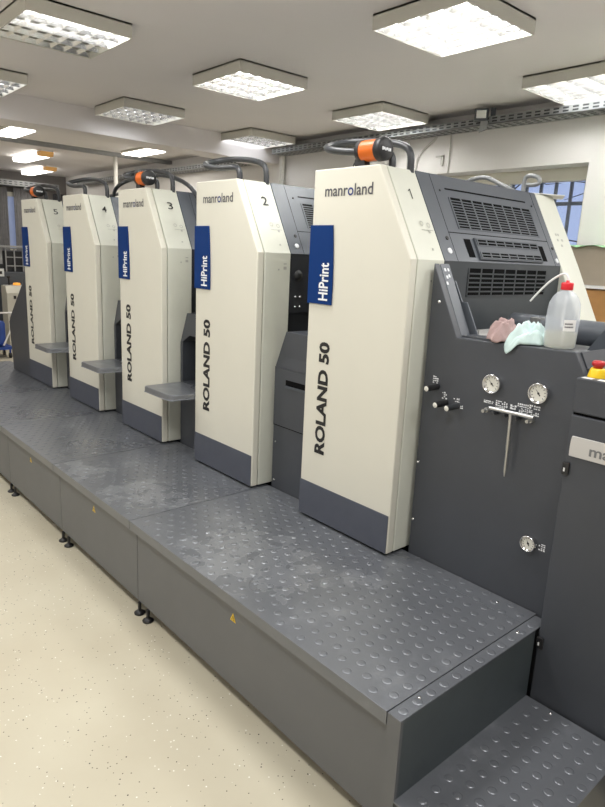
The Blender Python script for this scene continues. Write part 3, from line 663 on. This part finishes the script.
# ------------------------------------------------------------------ lamps on the towers
for i, lab in ((0, 'orange and black cylindrical warning lamp on top of tower 1'), (2, 'orange and black cylindrical warning lamp on top of tower 3'), (4, 'orange and black cylindrical warning lamp on top of tower 5')):
    t = thing('warning_lamp', lab, 'lamp', (-P * i + .286, .034, ZT - .008), 0, 'orange lamps on the towers')
    s = 1
    MB().tube([(-.035, 0, .066), (.045, 0, .066)], .040, 28).build('lens_body', 'orange', t)
    cp = MB().lathe([(0, .036), (.036, .036), (.0425, .031), (.0435, 0), (0, 0)], (.0452, 0, .066), (1, 0, 0), 28).build('end_cap', 'black', t)
    b = MB()
    for k, (h0, h1) in enumerate(((0, 12), (2, 11), (0, 10), (3, 12), (0, 11), (1, 12))): b.box(.0814, .0818, -.026 + .0085 * k, -.0195 + .0085 * k, .060 + h0 * .001 - k * .0004, .060 + h1 * .001 - k * .0004)
    b.build('cap_print', 'white_ink', cp)
    MB().lathe([(.0415, 0), (.0415, .02), (.034, .028), (0, .028)], (-.0352, 0, .066), (-1, 0, 0), 28).build('rear_collar', 'black', t)
    MB().prism([(-.07, .0085), (-.012, .0085), (-.018, .03), (-.036, .06), (-.058, .06), (-.072, .03)], -.018, .014).build('bracket', 'black', t, bevel=.002)
    MB().tube(smooth([(-.055, .014, .05), (-.095, .02, .045), (-.115, .02, .02), (-.11, .02, .012)]), .003, 6).build('lead', 'black', t)

# black hoses sagging behind the far towers
def hose(pts, r, label): return tag(MB().tube(smooth(pts), r, 8).build('hose', 'tube_black'), label, 'hose')
hose([(-2.6, .30, 1.99), (-2.55, .30, 2.09), (-2.16, .30, 2.134), (-1.9, .3, 2.131), (-1.72, .30, 2.105), (-1.57, .30, 2.064), (-1.474, .30, 2.024), (-1.41, .31, 1.955), (-1.39, .33, 1.80)], .014, 'black hose curving over the top of tower 3 down to its hood')
hose([(-3.55, .62, 1.99), (-3.52, .62, 2.06), (-3.2, .6, 2.08), (-2.75, .55, 2.08), (-2.6, .5, 2.04), (-2.56, .5, 1.99)], .014, 'black hose lying low across the top of tower 4')

# ------------------------------------------------------------------ bottle and cloths on the sill
ZL = 1.3842
t = thing('wash_bottle', 'translucent white squeeze bottle with red cap and bent tube on the grey sill', 'bottle', (1.080, .174, ZL))
pr = [(0, .001), (.044, .001), (.0495, .006), (.0505, .02), (.052, .06), (.0525, .10), (.0515, .125), (.049, .15), (.040, .170), (.029, .183), (.019, .190), (.0165, .192), (.0165, .200)]
MB().lathe(pr, seg=36).build('bottle_body', 'bottle', t)
MB().lathe([(0, .003), (.043, .003), (.0478, .008), (.0485, .02), (.0498, .056), (0, .056)], seg=36).build('liquid', 'liquid', t)
MB().lathe([(.0185, .193), (.0195, .195), (.0195, .213), (.0175, .217), (.006, .218), (.006, .224), (0, .224)], seg=26).build('cap', 'capred', t)
pts = smooth([(.0, 0, .222), (-.002, 0, .238), (-.014, 0, .246), (-.034, 0, .238), (-.062, 0, .218), (-.096, 0, .182), (-.125, 0, .146)])
MB().tube(pts, [.0046 - .0018 * k / len(pts) for k in range(len(pts))], 10).build('spout_tube', 'paper', t)
pts = smooth([(0, 0, .19), (.004, 0, .14), (-.008, .004, .09), (.012, .004, .05), (.006, 0, .012)])
MB().tube(pts, .0035, 8).build('dip_tube', 'paper', t)
lb = MB(); v = []; f = []
for k in range(9):
    a = math.radians(-58 + 46 * k / 8)
    v += [(.0532 * math.cos(a), .0532 * math.sin(a), .062), (.0532 * math.cos(a), .0532 * math.sin(a), .099)]
for k in range(8): f.append((2 * k, 2 * k + 2, 2 * k + 3, 2 * k + 1))
lb.add(v, f, 0, True)
for zz, n in ((.083, 7), (.073, 8)):
    for k in range(n):
        a0 = math.radians(-54 + 32 * k / 8); a1 = a0 + math.radians(3.0)
        lb.add([(.0536 * math.cos(a), .0536 * math.sin(a), z) for a, z in ((a0, zz), (a1, zz), (a1, zz + .005), (a0, zz + .005))], [(0, 1, 2, 3)], 1)
lb.build('bottle_label', ['paper', 'ink'], t)

def crumple(name, cx, cy, rx, ry, H, seed, m, label, lobes=(), ang=.9):
    """a crumpled rag: folded heap of cloth lying on the sill, flap hanging over the front edge"""
    n, k = 96, 40; v = []; f = []
    for j in range(k + 1):
        r = j / k
        for i in range(n):
            a = 2 * math.pi * i / n
            out = 1 + .20 * noise.noise(Vector((math.cos(a) * 1.6 + seed, math.sin(a) * 1.6, seed)))
            for la, amp, wd in lobes:
                d = (a - la + math.pi) % (2 * math.pi) - math.pi; out += amp * math.exp(-(d / wd) ** 2)
            x = cx + rx * r * out * math.cos(a); y = cy + ry * r * out * math.sin(a)
            ca, sa = math.cos(ang), math.sin(ang); al, ac = x * ca + y * sa, -x * sa + y * ca
            q = Vector((al * 13 + seed, ac * 44, seed * 1.7)); q2 = Vector((al * 42 + ac * 30, ac * 40 - al * 26, seed))
            fold = 1 - 2 * abs(noise.noise(q)) ** .8 * 1.5; fold2 = 1 - 2.4 * abs(noise.noise(q2))
            z = H * (1 - r ** 2.4) ** .7 * (.72 + .42 * fold) + .011 * fold2 * (1 - r ** 6) + .002
            x += .008 * noise.noise(q2 * .7 + Vector((9, 0, 0))); y += .006 * noise.noise(q2 * .7 + Vector((0, 9, 0)))
            if y < YG - .004:                       # hangs over the front edge of the sheet
                d = YG - .004 - y; z = z * max(0, 1 - d * 14) - d; y = YG - .004 - .012 * (1 - math.exp(-d * 40)) - max(0, .006 * fold)
            v.append((x, y, ZL + max(z, .0012 if y > YG else z)))
    for j in range(k):
        for i in range(n): f.append((j * n + i, j * n + (i + 1) % n, (j + 1) * n + (i + 1) % n, (j + 1) * n + i))
    b = MB(); b.add(v, f, 0, True); o = b.build(name, m, merge=True)
    so = o.modifiers.new('thickness', 'SOLIDIFY'); so.thickness = .0015; so.offset = 1
    return tag(o, label, 'cloth')
crumple('cleaning_rag', .873, .172, .057, .062, .062, 3.1, 'rag', 'crumpled pinkish brown rag on the sill, left of the pale cloth', ang=.2)
crumple('cleaning_cloth', .974, .180, .056, .058, .062, 8.4, 'cloth', 'crumpled pale aqua cloth hanging over the sill edge beside the bottle', ang=1.15, lobes=((math.radians(244), 1.05, .25), (math.radians(150), .2, .4)))

# white sheet lying on the rear of tower 1
b = MB(); q = [(.335, 1.15), (.43, 1.33), (.33, 1.50), (.22, 1.36)]; b.add([(x, y, 2.003) for x, y in q] + [(x, y, 2.006) for x, y in q], [(0, 3, 2, 1), (4, 5, 6, 7), (0, 1, 5, 4), (1, 2, 6, 5), (2, 3, 7, 6), (3, 0, 4, 7)])
tag(b.build('paper_sheet', 'paper'), 'white paper sheet lying on the rear top of tower 1 before the window', 'paper')

# ------------------------------------------------------------------ goods at the back right
t = thing('storage_rack', 'pale storage rack against the back wall at the right picture edge', 'rack', (-.33, 2.62, 0))
for zz in (.55, 1.25, 1.512): MB().box(0, 1.3, 0, .37, zz, zz + .022).build('shelf_board', 'paper', t)
for xx in (0.002, 1.272):
    for yy in (.0, .345): MB().box(xx, xx + .026, yy + .001, yy + .025, 0, 1.53).build('upright', 'galv', t)
def carton(x0, x1, y0, y1, z0, z1, m, label):
    t = thing('carton', label, 'box', ((x0 + x1) / 2, (y0 + y1) / 2, z0)); a, c, h = (x1 - x0) / 2, (y1 - y0) / 2, z1 - z0
    MB().box(-a, a, -c, c, 0, h).build('box_body', m, t, bevel=.003)
    for s in (-1, 1): MB().box(-a, a, min(s * .002, s * c), max(s * .002, s * c), h + .0004, h + .003).build('flap', m, t)
carton(-.28, .75, 2.64, 2.96, 1.5345, 1.80, 'card_grey', 'big grey brown carton on the rack under the green sheet')
carton(-.15, .45, 2.64, 2.96, 1.2725, 1.500, 'card', 'orange brown cardboard box on the lower rack shelf behind the bottle')
b = MB(); n = 10; v = []; f = []
for i in range(n + 1):
    for j in range(5): v.append((-.34 + .62 * i / n, 2.60 + .09 * j, 1.8055 + .014 * abs(noise.noise(Vector((i * .8, j * .7, 3)))) + (0 if j else -.018 * (i % 3 == 1))))
for i in range(n):
    for j in range(4): f.append((i * 5 + j, (i + 1) * 5 + j, (i + 1) * 5 + j + 1, i * 5 + j + 1))
b.add(v, f, 0, False)
tag(b.build('green_sheet', 'green'), 'crinkled light green sheet on top of the grey brown carton by the window', 'sheet')

# ------------------------------------------------------------------ far left: delivery end, console, cart
t = thing('delivery_unit', 'dark delivery machine with mesh guard at the far left end of the press', 'machine', (-9.2, 1.3, 0))
MB().box(-.6, .62, -.7, .6, 0, 1.18).build('body', 'grille', t, bevel=.01)
MB().box(-.55, .50, -.65, .6, 1.181, 1.50).build('upper_body', 'inner', t, bevel=.01)
g = MB(); X = .55
for k in range(4): g.box(X, X + .02, -.02 + .13 * k, -.004 + .13 * k, 1.13, 1.55)
for k in range(4): g.box(X + .003, X + .017, -.02, .386, 1.13 + .135 * k, 1.144 + .135 * k)
g.build('mesh_guard', 'galv', t)
MB().box(.45, .60, -.10, .5, 1.556, 1.585).build('top_rail', 'galv', t)
MB().box(.505, .545, -.6, -.06, 1.30, 1.56).build('side_plate', 'galv', t)
sg = MB().box(.6205, .626, -.3, -.07, 1.11, 1.23).build('sign_plate', 'plate_num', t)
MB().box(.6262, .6275, -.14, -.10, 1.145, 1.19).box(.6262, .6275, -.19, -.17, 1.145, 1.19).box(.6262, .6275, -.25, -.21, 1.145, 1.16).build('sign_print', 'ink_black', sg)
t = thing('control_console', 'pale control console with black lever at the far left', 'console', (-8.3, 1.30, 0))
MB().prism([(-.15, 0), (.12, 0), (.12, .88), (.05, .985), (-.15, .985)], -.165, .22).build('console_body', 'beige', t, bevel=.006)
MB().box(-.13, .045, -.14, .20, .9855, .992).build('key_pad', 'plaque', t)
l = MB().tube([(-.05, -.07, .992), (-.04, -.08, 1.10)], [.016, .011], 10).build('lever', 'black', t); MB().lathe([(0, .03), (.025, .025), (.03, .01), (.02, -.01), (0, -.014)], (-.04, -.08, 1.105), seg=14).build('lever_knob', 'black', l)
MB().lathe([(0, .04), (.05, .034), (.055, 0)], (-.02, .03, .992), seg=16).build('amber_button', 'sticker_orange', t)
MB().box(.1205, .124, -.07, -.03, .79, .84).build('lock', 'black', t)
t = thing('trolley', 'blue trolley with white push bars on castors at the far left edge', 'trolley', (-7.6, .70, 0))
MB().box(-.2, .1, -.25, .20, .17, .54).build('blue_bin', 'plastic_blue', t, bevel=.05)
MB().tube([(.14, -.25, .66), (.14, .30, .655)], .012, 8).tube([(.14, .27, .65), (.14, .25, .42), (.14, .14, .19)], .012, 8).build('push_bar', 'paper', t)
MB().box(-.22, .16, -.28, .28, .13, .165).build('tray', 'plastic_blue', t)
for a in (-.18, .12):
    for c in (-.24, .23):
        w = MB().tube([(a, c, .05), (a, c, .13)], .014, 8).build('castor', 'plastic_blue', t); MB().cyl((a, c - .014, .04), (a, c + .014, .04), .04, 18).build('wheel', 'black', w)
# pipes and boxes on the far wall
tag(MB().box(-9.0, -8.86, 2.2, 2.34, 1.7, 2.45).box(-8.99, -8.87, 2.21, 2.33, 0, 1.70).build('pipe_duct', 'black'), 'dark upright duct behind the farthest tower, near the curtains', 'duct')

# ------------------------------------------------------------------ light, world, camera
for x, y in ((-5.95, .66), (-5.95, 2.12), (-8.05, 1.55), (-7.5, -1.2)): area(x, y, CEIL - .09, .4, 9, 'strip_lamp', (1, .95, .88))
wd = bpy.data.worlds.new('dusk'); SC.world = wd; wd.use_nodes = True
nt = wd.node_tree; bg = nt.nodes['Background']; bg.inputs['Strength'].default_value = 1.0; bg.inputs['Color'].default_value = (*srgb(158, 176, 218), 1)

cd = bpy.data.cameras.new('camera'); cam = bpy.data.objects.new('camera', cd); COL.objects.link(cam)
f, yaw, pit, rol = 628.287, .843146, .231916, .0465074
fw = Vector((-math.sin(yaw) * math.cos(pit), math.cos(yaw) * math.cos(pit), -math.sin(pit)))
r = Vector((math.cos(yaw), math.sin(yaw), 0)); u = r.cross(fw)
r2 = r * math.cos(rol) + u * math.sin(rol); u2 = -r * math.sin(rol) + u * math.cos(rol)
mx = Matrix((r2, u2, -fw)).transposed().to_4x4(); mx.translation = Vector((2.09128, -1.87176, 1.65)); cam.matrix_world = mx
cd.sensor_fit = 'VERTICAL'; cd.sensor_height = 36; cd.lens = f * 36 / 807; cd.clip_start = .05; cd.clip_end = 100
SC.camera = cam
SC.view_settings.view_transform = 'Standard'; SC.view_settings.look = 'None'; SC.view_settings.exposure = .16; SC.view_settings.gamma = 1.06
